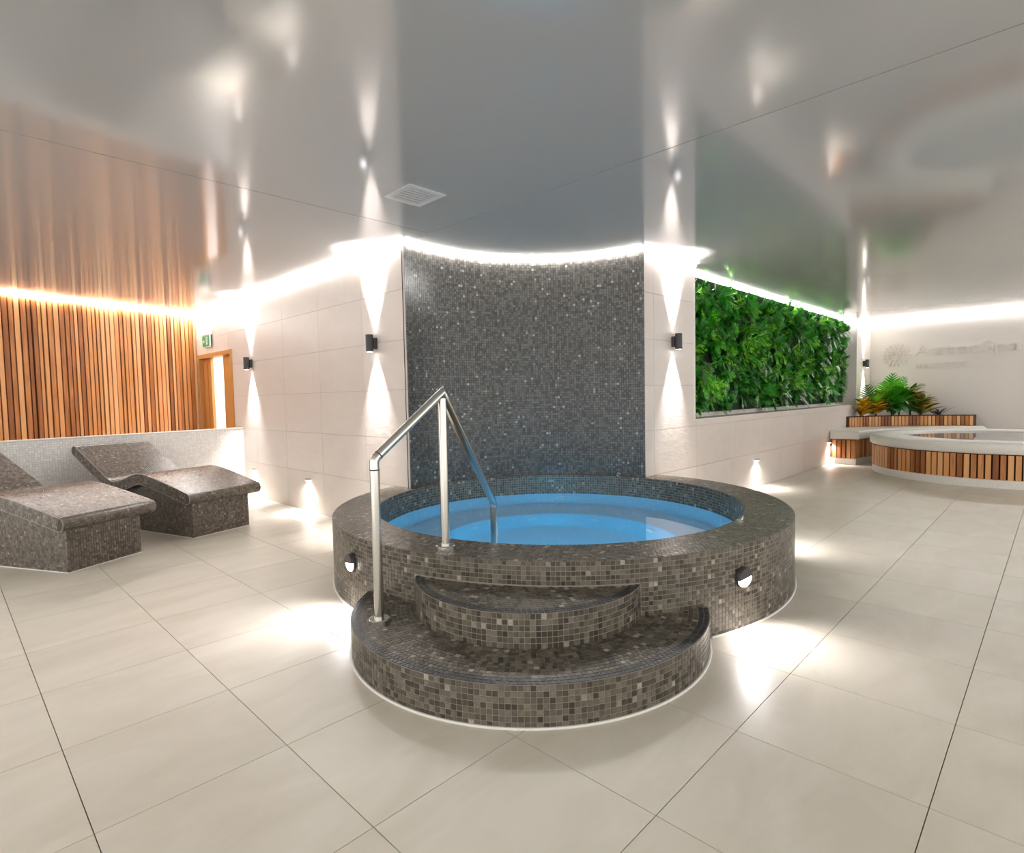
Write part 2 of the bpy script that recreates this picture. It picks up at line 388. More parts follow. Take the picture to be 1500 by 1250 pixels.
# timber clad wall (slightly skewed) with cedar slats
TA, TB = Vector((3.036, 10.09, 0)), Vector((-2.0, 8.775, 0))
tdir = (TB-TA).normalized(); tn = Vector((-tdir.y, tdir.x, 0)); 
if tn.y > 0: tn = -tn
wb = MB().obox((TA+TB)/2-tn*.06+Vector((0, 0, ZC/2)), tdir, tn, (0, 0, 1), (TB-TA).length/2+.05, .06, ZC/2)
wall_timber = wb.build('wall_back', M['slat_back']); tag(wall_timber, 'wall clad in upright cedar slats behind the loungers', kind='structure')
dist = .012; widths = [.034, .042, .05]
sl_data = {}
for w in widths:
    for dp in (.02, .032):
        mb = MB().obox((0, 0, ZC/2-.02), tdir, tn, (0, 0, 1), w/2, dp/2, ZC/2-.025); sl_data[(w, dp)] = mb.data('cedar_slat', M['slat'])
while dist < 4.2:
    w = random.choice(widths); dp = random.choice((.02, .032, .032))
    p = TA+tdir*(dist+w/2)+tn*(dp/2)
    o = mesh_obj('slat', sl_data[(w, dp)], None, wall_timber); o.location = p
    dist += w+random.choice((.012, .014, .018))
# half wall of white mosaic
HA, HB = Vector((3.036, 8.24, 0)), Vector((-1.9, 7.47, 0))
hd = (HB-HA).normalized(); ha = math.atan2(-hd.y, -hd.x)
L_ = (HB-HA).length
hw = MB().box(-L_, 0, 0, .12, 0, .928).build('wall_half', M['white_mosaic']); hw.location = HA; hw.rotation_euler = (0, 0, ha)
tag(hw, 'low dividing wall of fine white mosaic behind the loungers', kind='structure')
cp = MB().chbox(-L_, 0, -.008, .128, .928, .944, .004).build('coping', M['sealant'], hw)
# walls closing the doorway room
dr = MB(); dr.box(XW+1.9, XW+2.0, 8.2, 10.4, 0, 2.5); dr.box(XW+.12, XW+2.0, 10.3, 10.4, 0, 2.5); dr.box(XW+.12, XW+2.0, 8.1, 8.2, 0, 2.5); dr.box(XW+.12, XW+2.0, 8.1, 10.4, 2.5, 2.6); dr.box(XW+.12, XW+2.0, 8.1, 10.4, -.05, -.002)
tag(dr.build('wall_corridor', M['white_wall']), 'plain white corridor seen through the door opening', kind='structure')

# ------------------------------------------------------------------ niche wall
def niche_a(x, y): return math.atan2(y-TY, x-TX)
A0, A1 = niche_a(NX, YW), niche_a(XW, NY)
mb = MB(); n = 60; V = []; Fc = []
for i in range(n+1):
    t = A0+(A1-A0)*i/n
    for rr, z in ((NR, TH), (NR, ZC), (NR+.03, ZC), (NR+.03, TH)): V.append((TX+rr*math.cos(t), TY+rr*math.sin(t), z))
for i in range(n):
    for q in range(4): Fc.append((i*4+q, (i+1)*4+q, (i+1)*4+(q+1)%4, i*4+(q+1)%4))
mb.add(V, Fc); wall_niche = mb.build('wall_niche', M['grout_niche'], smooth=False); tag(wall_niche, 'concave wall of dark charcoal mosaic behind the spa tub', kind='structure')
def tile_patch(P, u0, u1, v0, v1, gap_u, gap_v, h=.0022):
    """one mosaic tile: top and four sides; P(u,v,h)"""
    u0 += gap_u; u1 -= gap_u; v0 += gap_v; v1 -= gap_v
    q = [(u0, v0), (u1, v0), (u1, v1), (u0, v1)]
    return [P(a_, b_, h) for a_, b_ in q]+[P(a_, b_, -.001) for a_, b_ in q], [(0, 1, 2, 3), (4, 5, 1, 0), (5, 6, 2, 1), (6, 7, 3, 2), (7, 4, 0, 3)]
mt = MB(); nu = round((A1-A0)*NR/.025); du = (A1-A0)/nu; nv = 90; dv = (ZC-TH)/nv
Pn = lambda u, w, h: (TX+(NR-h)*math.cos(u), TY+(NR-h)*math.sin(u), w)
for i in range(nu):
    for j in range(nv):
        mt.add(*tile_patch(Pn, A0+du*i, A0+du*(i+1), TH+dv*j, TH+dv*(j+1), .0014/NR, .0014))
tag(mt.build('mosaic_tiles', M['mosaic_niche'], wall_niche), 'small charcoal marble mosaic tiles', kind='stuff')

# ------------------------------------------------------------------ spa tub
tub = empty('spa_tub', (0, 0, 0)); tag(tub, 'round spa tub clad in brown mosaic with two curved steps and blue lit water', 'hot tub')
def r_out(t):
    c, s_ = math.cos(t), math.sin(t)
    x, y_ = TX+TR*c, TY+TR*s_
    if not (x > XW-.001 and y_ > YW-.001): return TR
    # stop at the wall plane, or at the niche
    cand = []
    if c < -1e-6:
        k = (XW-TX)/c
        if TY+k*s_ > YW: cand.append(k)
    if s_ < -1e-6 or abs(s_) < .06:
        if s_ > 1e-6: cand.append((YW-TY)/s_)
    k = max(cand) if cand else NR
    return min(TR, max(NR, k))
n = 288; V = []; Fc = []
prof = lambda t: ((r_out(t), 0), (r_out(t), TH-.004), (r_out(t)-.004, TH), (TI+.004, TH), (TI, TH-.004), (TI, WZ-.03))
for i in range(n):
    t = 2*PI*i/n
    for rr, z in prof(t): V.append((TX+rr*math.cos(t), TY+rr*math.sin(t), z))
for i in range(n):
    j = (i+1) % n
    for q in range(5): Fc.append((i*6+q, j*6+q, j*6+q+1, i*6+q+1))
shell = pyd('tub_wall', V, Fc, M['grout'], tub)
SEAT, WELL, FLR = -.30, .98, -.74
basin = MB().lathe([(TI, WZ-.03), (TI, SEAT+.05), (TI-.05, SEAT), (WELL+.03, SEAT), (WELL, SEAT-.03), (WELL, FLR+.08), (WELL-.08, FLR), (0.001, FLR)], (TX, TY, 0), 96).build('basin', M['basin'], tub, smooth=True)
# spa jets on the basin walls and pool lamps
for k in range(14):
    t = 2*PI*k/14+.2
    c, s_ = math.cos(t), math.sin(t)
    for dz in (0, -.14):
        ctr = Vector((TX+(TI-.004)*c, TY+(TI-.004)*s_, .10+dz)); MB().tube([ctr+Vector((c, s_, 0))*.01, ctr-Vector((c, s_, 0))*.012], [.03, .026], 12).build('water_jet', M['white_plastic'], basin)
for k in range(10):
    t = 2*PI*k/10+.31; c, s_ = math.cos(t), math.sin(t)
    ctr = Vector((TX+(WELL-.002)*c, TY+(WELL-.002)*s_, -.47))
    MB().tube([ctr+Vector((c, s_, 0))*.01, ctr-Vector((c, s_, 0))*.012], [.055, .05], 16).build('suction_grille', M['white_plastic'], basin)
blue = emit('pool_lamp_lens', (.10, .55, 1.0, 1), 6.0)
for t, en in ((PI*1.24, 15), (PI*.75, 1.4), (PI*1.75, 1.4)):
    c, s_ = math.cos(t), math.sin(t)
    ctr = Vector((TX+(WELL-.002)*c, TY+(WELL-.002)*s_, -.58))
    MB().tube([ctr+Vector((c, s_, 0))*.01, ctr-Vector((c, s_, 0))*.015], [.06, .055], 20).build('pool_lamp', blue, basin)
    ld = bpy.data.lights.new('pool_lamp_light', 'POINT'); ld.color = (.0, .60, 1.0); ld.energy = en; ld.shadow_soft_size = .06
    lo = bpy.data.objects.new('pool_lamp_light', ld); COL.objects.link(lo); lo.parent = basin; lo.location = ctr-Vector((c, s_, 0))*(.72 if en > 5 else .2)
water = MB().lathe([(TI-.002, WZ), (.0005, WZ)], (TX, TY, 0), 96)
water.f = [q[::-1] for q in water.f]
wo = water.build('water', M['water'], tub); tag(wo, 'clear blue lit water')
bm = bmesh.new(); bm.from_mesh(wo.data); bmesh.ops.remove_doubles(bm, verts=bm.verts, dist=.002); bmesh.ops.recalc_face_normals(bm, faces=bm.faces)
if sum(fc.normal.z for fc in bm.faces) < 0: bmesh.ops.reverse_faces(bm, faces=bm.faces)
bm.to_mesh(wo.data); bm.free()

def crescent(cx, cy, R, Rt, n=80):
    """outline of the step disc lying outside the tub circle"""
    d = math.hypot(TX-cx, TY-cy); base = math.atan2(TY-cy, TX-cx)
    al = math.acos((d*d+R*R-Rt*Rt)/(2*d*R))
    pts = [(cx+R*math.cos(base+al+(2*PI-2*al)*i/n), cy+R*math.sin(base+al+(2*PI-2*al)*i/n)) for i in range(n+1)]
    e0 = math.atan2(pts[-1][1]-TY, pts[-1][0]-TX); e1 = math.atan2(pts[0][1]-TY, pts[0][0]-TX)
    dd = (e1-e0+PI) % (2*PI)-PI
    pts += [(TX+Rt*math.cos(e0+dd*i/30), TY+Rt*math.sin(e0+dd*i/30)) for i in range(1, 30)]
    return pts
step1 = MB().prism(crescent(S1[0], S1[1], S1[2], TR+.001), 0, S1[3]).build('step', M['grout'], tub); step1['label'] = 'lower curved step with dark nosing'
step2 = MB().prism(crescent(S2[0], S2[1], S2[2], TR+.001), S1[3]-.001, S2[3]).build('step', M['grout'], tub); step2['label'] = 'upper curved step with dark nosing'
PITCH_T = .025; GAP = .0018
out_tub = lambda x, y_: math.hypot(x-TX, y_-TY) > TR+.008
in_c = lambda S, x, y_, e=0: math.hypot(x-S[0], y_-S[1]) < S[2]+e
in_c.__name__ = 'inside'
riser = []           # individual tiles (lower step front)
tiles_step = {0: MB(), 1: MB()}; nos_step = {0: MB(), 1: MB()}
for si, S, z0 in ((0, S1, 0.0), (1, S2, S1[3])):
    cx, cy, R, z1 = S
    nrow = round((z1-z0)/PITCH_T); dz = (z1-z0)/nrow
    nn = round(2*PI*R/PITCH_T); da = 2*PI/nn
    Pc = lambda u, w, h, cx=cx, cy=cy, R=R: (cx+(R+h)*math.cos(u), cy+(R+h)*math.sin(u), w)
    for i in range(nn):
        um = da*(i+.5); x, y_ = cx+R*math.cos(um), cy+R*math.sin(um)
        if not out_tub(x, y_): continue
        for j in range(nrow):
            tp = tile_patch(Pc, da*i, da*(i+1), z0+dz*j, z0+dz*(j+1), GAP/R, GAP)
            if si == 0:
                p = pix(x, y_, z0+dz*(j+.5)); nv_ = Vector((math.cos(um), math.sin(um), 0)); to = Vector((-x, -y_, 0)).normalized()
                face = nv_.dot(to)
                riser.append((-(max(face, 0))/p[2]**2, um, z0+dz*(j+.5), tp))
            else: tiles_step[si].add(*tp)
    # tread rings
    rr = R-.0005; k = 0
    while rr > PITCH_T:
        r0 = rr-PITCH_T; nn = max(6, round(2*PI*(rr-PITCH_T/2)/PITCH_T)); da = 2*PI/nn; off = random.random()*da
        Pt = lambda u, w, h, cx=cx, cy=cy, z1=z1: (cx+w*math.cos(u), cy+w*math.sin(u), z1+h)
        for i in range(nn):
            um = off+da*(i+.5); x, y_ = cx+(rr-PITCH_T/2)*math.cos(um), cy+(rr-PITCH_T/2)*math.sin(um)
            if not out_tub(x, y_) or (si == 0 and math.hypot(x-S2[0], y_-S2[1]) < S2[2]-.008): continue
            (nos_step if k < 2 else tiles_step)[si].add(*tile_patch(Pt, off+da*i, off+da*(i+1), r0, rr, GAP/max(rr, .1), GAP))
        rr = r0; k += 1
riser.sort(key=lambda q: q[0])
hs = (PITCH_T-2*GAP)/2
tile_me = MB().obox((0, 0, 0), (1, 0, 0), (0, 1, 0), (0, 0, 1), .0016, hs, hs).data('mosaic_tile', M['mosaic'])
for k, (s_, um, z, tp) in enumerate(riser):
    if k < 300:
        o = mesh_obj('mosaic_tile', tile_me, None, step1); o.location = (S1[0]+(S1[2]+.0006)*math.cos(um), S1[1]+(S1[2]+.0006)*math.sin(um), z); o.rotation_euler = (0, 0, um)
    else: tiles_step[0].add(*tp)
for si, st in ((0, step1), (1, step2)):
    tag(tiles_step[si].build('mosaic_tiles', M['mosaic'], st), 'brown marble mosaic tiles', kind='stuff')
    tag(nos_step[si].build('nosing_tiles', M['mosaic_dark'], st), 'two rows of near-black mosaic along the step edge', kind='stuff')
# tub cladding
mo = MB(); nr = round(TH/PITCH_T); dz = TH/nr; nn = round(2*PI*TR/PITCH_T); da = 2*PI/nn
Pc = lambda u, w, h: (TX+(TR+h)*math.cos(u), TY+(TR+h)*math.sin(u), w)
for i in range(nn):
    um = da*(i+.5); x, y_ = TX+TR*math.cos(um), TY+TR*math.sin(um)
    if r_out(um) < TR-.01: continue
    for j in range(nr):
        zc = dz*(j+.5)
        if in_c(S1, x, y_, -.01) and zc < S1[3]: continue
        if in_c(S2, x, y_, -.01) and zc < S2[3]: continue
        mo.add(*tile_patch(Pc, da*i, da*(i+1), dz*j, dz*(j+1), GAP/TR, GAP))
rr = TR-.0005
while rr > TI+.01:
    r0 = max(rr-PITCH_T, TI); nn = round(2*PI*rr/PITCH_T); da = 2*PI/nn; off = random.random()*da
    Pt = lambda u, w, h: (TX+w*math.cos(u), TY+w*math.sin(u), TH+h)
    for i in range(nn):
        um = off+da*(i+.5)
        if r_out(um) < rr-.004: continue
        mo.add(*tile_patch(Pt, off+da*i, off+da*(i+1), r0, rr, GAP/rr, GAP))
    rr = r0
nn = round(2*PI*TI/PITCH_T); da = 2*PI/nn; z0 = WZ-.03; nr = 9; dz = (TH-z0)/nr
Pi = lambda u, w, h: (TX+(TI-h)*math.cos(u), TY+(TI-h)*math.sin(u), w)
for i in range(nn):
    for j in range(nr): mo.add(*tile_patch(Pi, da*i, da*(i+1), z0+dz*j, z0+dz*(j+1), GAP/TI, GAP))
tag(mo.build('mosaic_tiles', M['mosaic'], shell), 'brown marble mosaic tiles', kind='stuff')
# white sealant bead round tub and step
sb = MB()
pts = [p for p in crescent(S1[0], S1[1], S1[2]+.006, TR+.001)[:81]]
sb.tube([(p[0], p[1], .002) for p in pts], .007, 6)
pts = []
for i in range(361):
    t = 2*PI*i/360
    x, y_ = TX+(TR+.006)*math.cos(t), TY+(TR+.006)*math.sin(t)
    if r_out(t) >= TR-.001 and not in_c(S1, x, y_): pts.append((x, y_, .002))
    elif len(pts) > 2: sb.tube(pts, .007, 6); pts = []
    else: pts = []
if len(pts) > 2: sb.tube(pts, .007, 6)
sb.build('sealant_bead', M['sealant'], tub)
# small rim fittings
for (x, y_) in ((2.13, 3.55), (3.60, 1.47), (4.88, 3.24)):
    t = math.atan2(y_-TY, x-TX); c, s_ = math.cos(t), math.sin(t); x, y_ = TX+1.425*c, TY+1.425*s_
    d = MB(); d.lathe([(.0, .012), (.02, .012), (.022, .008), (.022, 0)], (x, y_, TH+.002), 16)
    ring = [(x+c*.02+.018*math.cos(k*PI/8)*-s_+.0*c, y_+s_*.02+.018*math.cos(k*PI/8)*c, TH+.012+.018*math.sin(k*PI/8)) for k in range(9)]
    d.tube(ring, .004, 6); d.build('rim_fitting', M['steel'], tub)

# ------------------------------------------------------------------ handrail
rail = empty('handrail', (1.51, 2.431, S1[3])); tag(rail, 'brushed steel handrail rising over the spa steps into the water', 'handrail')
def prt(name, mb, mat, par, **k):
    o = mb.build(name, mat, par, **k); o.matrix_parent_inverse = par.matrix_basis.inverted(); return o
P1, P2, P3 = Vector((1.51, 2.431, 0)), Vector((1.925, 2.405, 0)), Vector((2.555, 2.68, 0))
z1, z2, z3 = 1.0, 1.325, .60
R_ = .0235
prt('post', MB().tube([P1+Vector((0, 0, S1[3]+.003)), P1+Vector((0, 0, z1-.05))], R_, 20), M['steel'], rail, angle=40)
prt('post', MB().tube([P2+Vector((0, 0, TH+.003)), P2+Vector((0, 0, z2-.03))], R_, 20), M['steel'], rail, angle=40)
prt('post', MB().tube([P3+Vector((0, 0, SEAT)), P3+Vector((0, 0, z3-.02))], R_, 20), M['steel'], rail, angle=40)
top = P2+Vector((0, 0, z2)); k1 = P1+Vector((0, 0, z1)); k3 = P3+Vector((0, 0, z3))
prt('grip_tube', MB().tube([k1+Vector((0, 0, -.052)), k1+Vector((0, 0, -.01)), k1+(top-k1)*.03, top-(top-k1).normalized()*.05, top+Vector((0, 0, .004)), top+(k3-top).normalized()*.05, k3-(k3-top)*.03, k3+Vector((0, 0, -.012)), k3+Vector((0, 0, -.05))], R_*1.02, 20), M['steel'], rail, angle=60)
for p in (k1+Vector((0, 0, -.052)), k1+(top-k1)*.06):
    d = Vector((0, 0, 1)) if p.z < z1 else (top-k1).normalized()
    prt('joint_ring', MB().tube([p-d*.003, p+d*.003], R_*1.05, 20), M['black'], rail)
for P_, z in ((P1, S1[3]), (P2, TH)):
    prt('flange', MB().lathe([(0, .028), (.05, .028), (.055, .023), (.055, 0.002)], (P_.x, P_.y, z), 28), M['steel'], rail, angle=40)

# ------------------------------------------------------------------ heated loungers
def lounger(F, ang, label):
    """local axes: x across, y from the foot end to the head end"""
    root = empty('heated_lounger', (F[0], F[1], 0), math.radians(ang)); tag(root, label, 'lounger', 'mosaic heated loungers by the white half wall')
    W0, W1 = -.075, .705; T = .105
    ctrl = [(-.03, .395), (.30, .475), (.56, .53), (.70, .545), (.82, .53), (1.0, .475), (1.16, .445), (1.3, .475), (1.45, .555), (1.7, .69), (1.90, .80)]
    # smooth centre line (Catmull-Rom)
    cl = []
    for i in range(len(ctrl)-1):
        p0 = ctrl[max(i-1, 0)]; p1 = ctrl[i]; p2 = ctrl[i+1]; p3 = ctrl[min(i+2, len(ctrl)-1)]
        for k in range(8):
            t = k/8
            cl.append(tuple(.5*((2*p1[q])+(-p0[q]+p2[q])*t+(2*p0[q]-5*p1[q]+4*p2[q]-p3[q])*t*t+(-p0[q]+3*p1[q]-3*p2[q]+p3[q])*t**3) for q in (0, 1)))
    cl.append(ctrl[-1])
    def nrm(i):
        a_, b_ = cl[max(i-1, 0)], cl[min(i+1, len(cl)-1)]; dx, dz_ = b_[0]-a_[0], b_[1]-a_[1]; l = math.hypot(dx, dz_)
        return -dz_/l, dx/l
    top_ = []; bot = []
    for i, p in enumerate(cl):
        nx_, nz_ = nrm(i); top_.append((p[0]+nx_*T/2, p[1]+nz_*T/2)); bot.append((p[0]-nx_*T/2, p[1]-nz_*T/2))
    def cap(i, sgn):
        nx_, nz_ = nrm(i); tx, tz = nz_*sgn, -nx_*sgn; p = cl[i]; out = []
        for k in range(1, 9):
            q = PI/2-PI*k/9
            out.append((p[0]+(nx_*math.sin(q)+tx*math.cos(q))*T/2, p[1]+(nz_*math.sin(q)+tz*math.cos(q))*T/2))
        return out
    loop = top_+cap(len(cl)-1, 1)+bot[::-1]+cap(0, -1)[::-1]   # closed outline in (y,z)
    n = len(loop)
    v = [(W0, p[0], p[1]) for p in loop]+[(W1, p[0], p[1]) for p in loop]
    f = [(i, (i+1) % n, n+(i+1) % n, n+i) for i in range(n)]
    nt_ = len(cl)
    # side faces as quads between top and bottom rows plus caps
    for o_, flip in ((0, 1), (n, 0)):
        bi = lambda i: nt_+8+(nt_-1-i)
        for i in range(nt_-1):
            q = (o_+i, o_+i+1, o_+bi(i+1), o_+bi(i)); f.append(q if flip else q[::-1])
        q = tuple(o_+k for k in [nt_-1]+list(range(nt_, nt_+8))+[bi(nt_-1)]); f.append(q if flip else q[::-1])
        q = tuple(o_+k for k in [bi(0)]+list(range(nt_+8+nt_, n))+[0]); f.append(q if flip else q[::-1])
    slab = pyd('slab', v, f, M['grout_bed'], root)
    # tiles round the outline
    acc = [0.0]
    for i in range(n): acc.append(acc[-1]+math.hypot(loop[(i+1) % n][0]-loop[i][0], loop[(i+1) % n][1]-loop[i][1]))
    tot = acc[-1]
    def at(s):
        s %= tot
        lo, hi = 0, n
        while hi-lo > 1:
            m_ = (lo+hi)//2
            if acc[m_] <= s: lo = m_
            else: hi = m_
        t = (s-acc[lo])/(acc[lo+1]-acc[lo]); a_, b_ = loop[lo], loop[(lo+1) % n]
        dx, dz_ = b_[0]-a_[0], b_[1]-a_[1]; l = math.hypot(dx, dz_)
        return a_[0]+dx*t, a_[1]+dz_*t, -dz_/l, dx/l
    def Ps(u, w, h):
        y_, z, ny_, nz_ = at(u); return (w, y_+ny_*h, z+nz_*h)
    pit = .0205; ns = round(tot/pit); nw = round((W1-W0)/pit); ds, dw = tot/ns, (W1-W0)/nw
    tm = MB()
    for i in range(ns):
        for j in range(nw): tm.add(*tile_patch(Ps, ds*i, ds*(i+1), W0+dw*j, W0+dw*(j+1), .0011, .0011, .0016))
    # tiles on the two slab sides
    s_ = 0.0; acc2 = [0.0]
    for i in range(nt_-1): acc2.append(acc2[-1]+math.hypot(cl[i+1][0]-cl[i][0], cl[i+1][1]-cl[i][1]))
    def atc(s):
        k = 0
        while k < nt_-2 and acc2[k+1] < s: k += 1
        t = (s-acc2[k])/(acc2[k+1]-acc2[k]); nx_, nz_ = nrm(k); n2 = nrm(k+1)
        return cl[k][0]+(cl[k+1][0]-cl[k][0])*t, cl[k][1]+(cl[k+1][1]-cl[k][1])*t, nx_*(1-t)+n2[0]*t, nz_*(1-t)+n2[1]*t
    nl = round(acc2[-1]/pit); dl = acc2[-1]/nl; dt = T/5
    for X_, sg in ((W0, -1), (W1, 1)):
        def Pe(u, w, h, X_=X_, sg=sg):
            y_, z, ny_, nz_ = atc(u); return (X_+sg*h, y_+ny_*w, z+nz_*w)
        for i in range(nl):
            for j in range(5): tm.add(*tile_patch(Pe, dl*i, dl*(i+1), -T/2+dt*j, -T/2+dt*(j+1), .0011, .0011, .0016))
    tag(tm.build('mosaic_tiles', M['mosaic_bed'], slab), 'small taupe marble mosaic tiles', kind='stuff')
    # pale edge trim along the foot end
    # base block following the slab underside
    bl = [(p[0], p[1]+.01) for p in bot if 0.0 <= p[0] <= 1.42]
    y0, y1 = 0.0, bl[-1][0]; bl = [(0.0, bl[0][1])]+bl
    poly = [(y0, 0)]+[(y1, 0)]+bl[::-1]
    m_ = len(poly); v = [(0, p[0], p[1]) for p in poly]+[(.61, p[0], p[1]) for p in poly]
    f = [(i, (i+1) % m_, m_+(i+1) % m_, m_+i) for i in range(m_)]
    for k in range(len(bl)-1):
        pass
    f.append(tuple(range(m_))[::-1]); f.append(tuple(range(m_, 2*m_)))
    base = pyd('base', v, f, M['grout_bed'], root)
    bmm = bmesh.new(); bmm.from_mesh(base.data); bmesh.ops.triangulate(bmm, faces=[q for q in bmm.faces if len(q.verts) > 4]); bmm.to_mesh(base.data); bmm.free()
    def under(yq):
        for i in range(len(bl)-1):
            if bl[i][0] <= yq <= bl[i+1][0] and bl[i+1][0] > bl[i][0]:
                t = (yq-bl[i][0])/(bl[i+1][0]-bl[i][0]); return bl[i][1]*(1-t)+bl[i+1][1]*t
        return bl[-1][1]
    tm = MB(); zmax = .5; nz2 = int(zmax/pit); nyy = round(y1/pit); dyy = y1/nyy
    for X_, sg in ((0, -1), (.61, 1)):
        Pb = lambda u, w, h, X_=X_, sg=sg: (X_+sg*h, u, w)
        for i in range(nyy):
            for j in range(nz2):
                if pit*(j+1) < under(dyy*(i+.5))+.01: tm.add(*tile_patch(Pb, dyy*i, dyy*(i+1), pit*j, pit*(j+1), .0011, .0011, .0016))
    for Y_, sg in ((0, -1), (y1, 1)):
        Pb = lambda u, w, h, Y_=Y_, sg=sg: (u, Y_+sg*h, w)
        nx2 = 30
        for i in range(nx2):
            for j in range(nz2):
                if pit*(j+1) < under(Y_)+.01: tm.add(*tile_patch(Pb, .61/nx2*i, .61/nx2*(i+1), pit*j, pit*(j+1), .0011, .0011, .0016))
    tag(tm.build('mosaic_tiles', M['mosaic_bed'], base), 'small taupe marble mosaic tiles', kind='stuff')
    for X_ in (W0-.0005, W1+.0005):
        MB().tube([(X_, p[0], p[1]) for p in loop+loop[:1]], .0028, 5).build('edge_trim', M['sealant_grey'], slab)
    e = MB().box(-.006, .616, -.006, y1+.006, 0, .006).build('sealant_bead', M['sealant'], base)
    return root
lounger((1.687, 5.945), 17, 'taupe mosaic lounger whose whole backrest shows, nearer the tub')
lounger((.672, 5.486), 27, 'taupe mosaic lounger cut off by the left edge of the photo')

# ------------------------------------------------------------------ LED strips
def strip(name, pts, label, h=.028, d=.02, nrm=None):
    """tape lying in the joint between wall and ceiling; pts in plan, nrm points into the room"""
    mb = MB(); n_ = len(pts); V = []; Fc = []
    for i, p in enumerate(pts):
        q = nrm(p)
        for dd, z in ((.002, ZC-.003-h), (d, ZC-.003-h), (d, ZC-.003), (.002, ZC-.003)): V.append((p[0]+q[0]*dd, p[1]+q[1]*dd, z))
    for i in range(n_-1):
        for k in range(4): Fc.append((i*4+k, (i+1)*4+k, (i+1)*4+(k+1) % 4, i*4+(k+1) % 4))
    Fc.append((0, 1, 2, 3)); Fc.append(((n_-1)*4+3, (n_-1)*4+2, (n_-1)*4+1, (n_-1)*4))
    o = mb.add(V, Fc).build(name, M['led']); tag(o, label, 'light strip', 'ceiling edge light strips'); return o
strip('led_strip', [(XW, NY+.01), (XW, 10.0)], 'glowing light strip along the ceiling above the left tiled wall and door', nrm=lambda p: (-1, 0))
strip('led_strip', [tuple((TA+tdir*s+tn*.034)[:2]) for s in (.03, 4.3)], 'glowing light strip along the ceiling above the cedar slat wall', nrm=lambda p: tuple(tn[:2]))
def nn_(p): q = Vector((TX-p[0], TY-p[1])).normalized(); return (q.x, q.y)
strip('led_strip', [(TX+(NR-.003)*math.cos(A0+.01+(A1-A0-.02)*i/40), TY+(NR-.003)*math.sin(A0+.01+(A1-A0-.02)*i/40)) for i in range(41)], 'curved glowing light strip above the dark mosaic niche', nrm=nn_)
strip('led_strip', [(NX+.01, YW), (GX0-.005, YW)], 'short glowing light strip between the niche and the green wall', nrm=lambda p: (0, -1))
strip('led_strip', [(GX0+.01, GY), (GX1-.01, GY)], 'glowing light strip above the green plant wall', nrm=lambda p: (0, -1))
strip('led_strip', [(XL, YW-.01), (XL, -3.2)], 'glowing light strip above the wall with raised lettering', nrm=lambda p: (-1, 0))

# ------------------------------------------------------------------ lamps
def spot(parent, loc, d, ang, blend, watts, col=(1, .95, .93), size=.015):
    ld = bpy.data.lights.new('lamp_beam', 'SPOT'); ld.energy = watts; ld.color = col; ld.spot_size = math.radians(ang); ld.spot_blend = blend; ld.shadow_soft_size = size
    o = bpy.data.objects.new('lamp_beam', ld); COL.objects.link(o); o.parent = parent; o.location = loc
    o.rotation_mode = 'QUATERNION'; o.rotation_quaternion = Vector(d).to_track_quat('-Z', 'Y'); return o
def sconce(loc, rz, label):
    """local +x points out of the wall"""
    s = empty('wall_sconce', loc, rz); tag(s, label, 'wall light', 'up and down wall sconces')
    MB().chbox(.001, .035, -.028, .028, -.055, .055, .004).build('wall_bracket', M['black'], s)
    c = .072; r0 = .036
    MB().lathe([(r0-.006, .06), (r0-.006, .082), (r0, .082), (r0, -.082), (r0-.006, -.082), (r0-.006, -.06)], (c, 0, 0), 24).build('lamp_body', M['black'], s, angle=40)
    for sg in (1, -1):
        MB().lathe([(0.0005, sg*.0835), (r0-.006, sg*.0815)], (c, 0, 0), 20).build('lens', M['lens'], s)
        spot(s, (c-.03, 0, sg*.088), (-.03, 0, sg), 58, .75, SPOT_W)
        spot(s, (c-.03, 0, sg*.088), (-.03, 0, sg), 34, .5, SPOT_W*.6)
    return s
sconce((XW, 7.84, 1.815), PI, 'black up-down wall sconce beside the wooden doorway')
sconce((XW, 4.785, 1.838), PI, 'black up-down wall sconce just left of the dark niche')
sconce((5.46, YW, 1.838), -PI/2, 'black up-down wall sconce between niche and green wall')
sconce((13.38, YW, 1.83), -PI/2, 'small distant up-down wall sconce above the corner planter')

def low_light(loc, rz, label, rad, group, watts):
    """round eyelid lamp; local +x points out of the surface"""
    s = empty('eyelid_light', loc, rz); tag(s, label, 'wall light', group)
    def half(pr_, a0, a1, n=18):
        V = []; Fc = []
        for i in range(n+1):
            t = a0+(a1-a0)*i/n
            for rr, x in pr_: V.append((x, rr*math.cos(t), rr*math.sin(t)))
        k = len(pr_)
        for i in range(n):
            for q in range(k-1): Fc.append((i*k+q, (i+1)*k+q, (i+1)*k+q+1, i*k+q+1))
        return MB().add(V, Fc)
    half([(rad, 0.001), (rad, .012), (rad-.004, .016), (0.0005, .016)], 0, 2*PI, 32).build('bezel', M['black'], s, angle=40)
    half([(rad*.98, .012), (rad*.98, .024), (rad*.9, .030), (0.0005, .032)], .15, PI+.15, 20).build('hood', M['black'], s, angle=50)
    half([(rad*.92, .016), (rad*.86, .024), (0.0005, .031)], PI-.05, 2*PI+.3, 20).build('lens', M['lens'], s, smooth=True)
    spot(s, (.06, 0, -rad*.45), (.8, 0, -1), 135, 1.0, watts, (1, .95, .97), .03)
    return s
gl = 'low wall washer lights'; gt = 'eyelid lights round the tub'
M['alu'] = plain('satin_aluminium', (.5, .48, .46, 1), .4, 1.0)
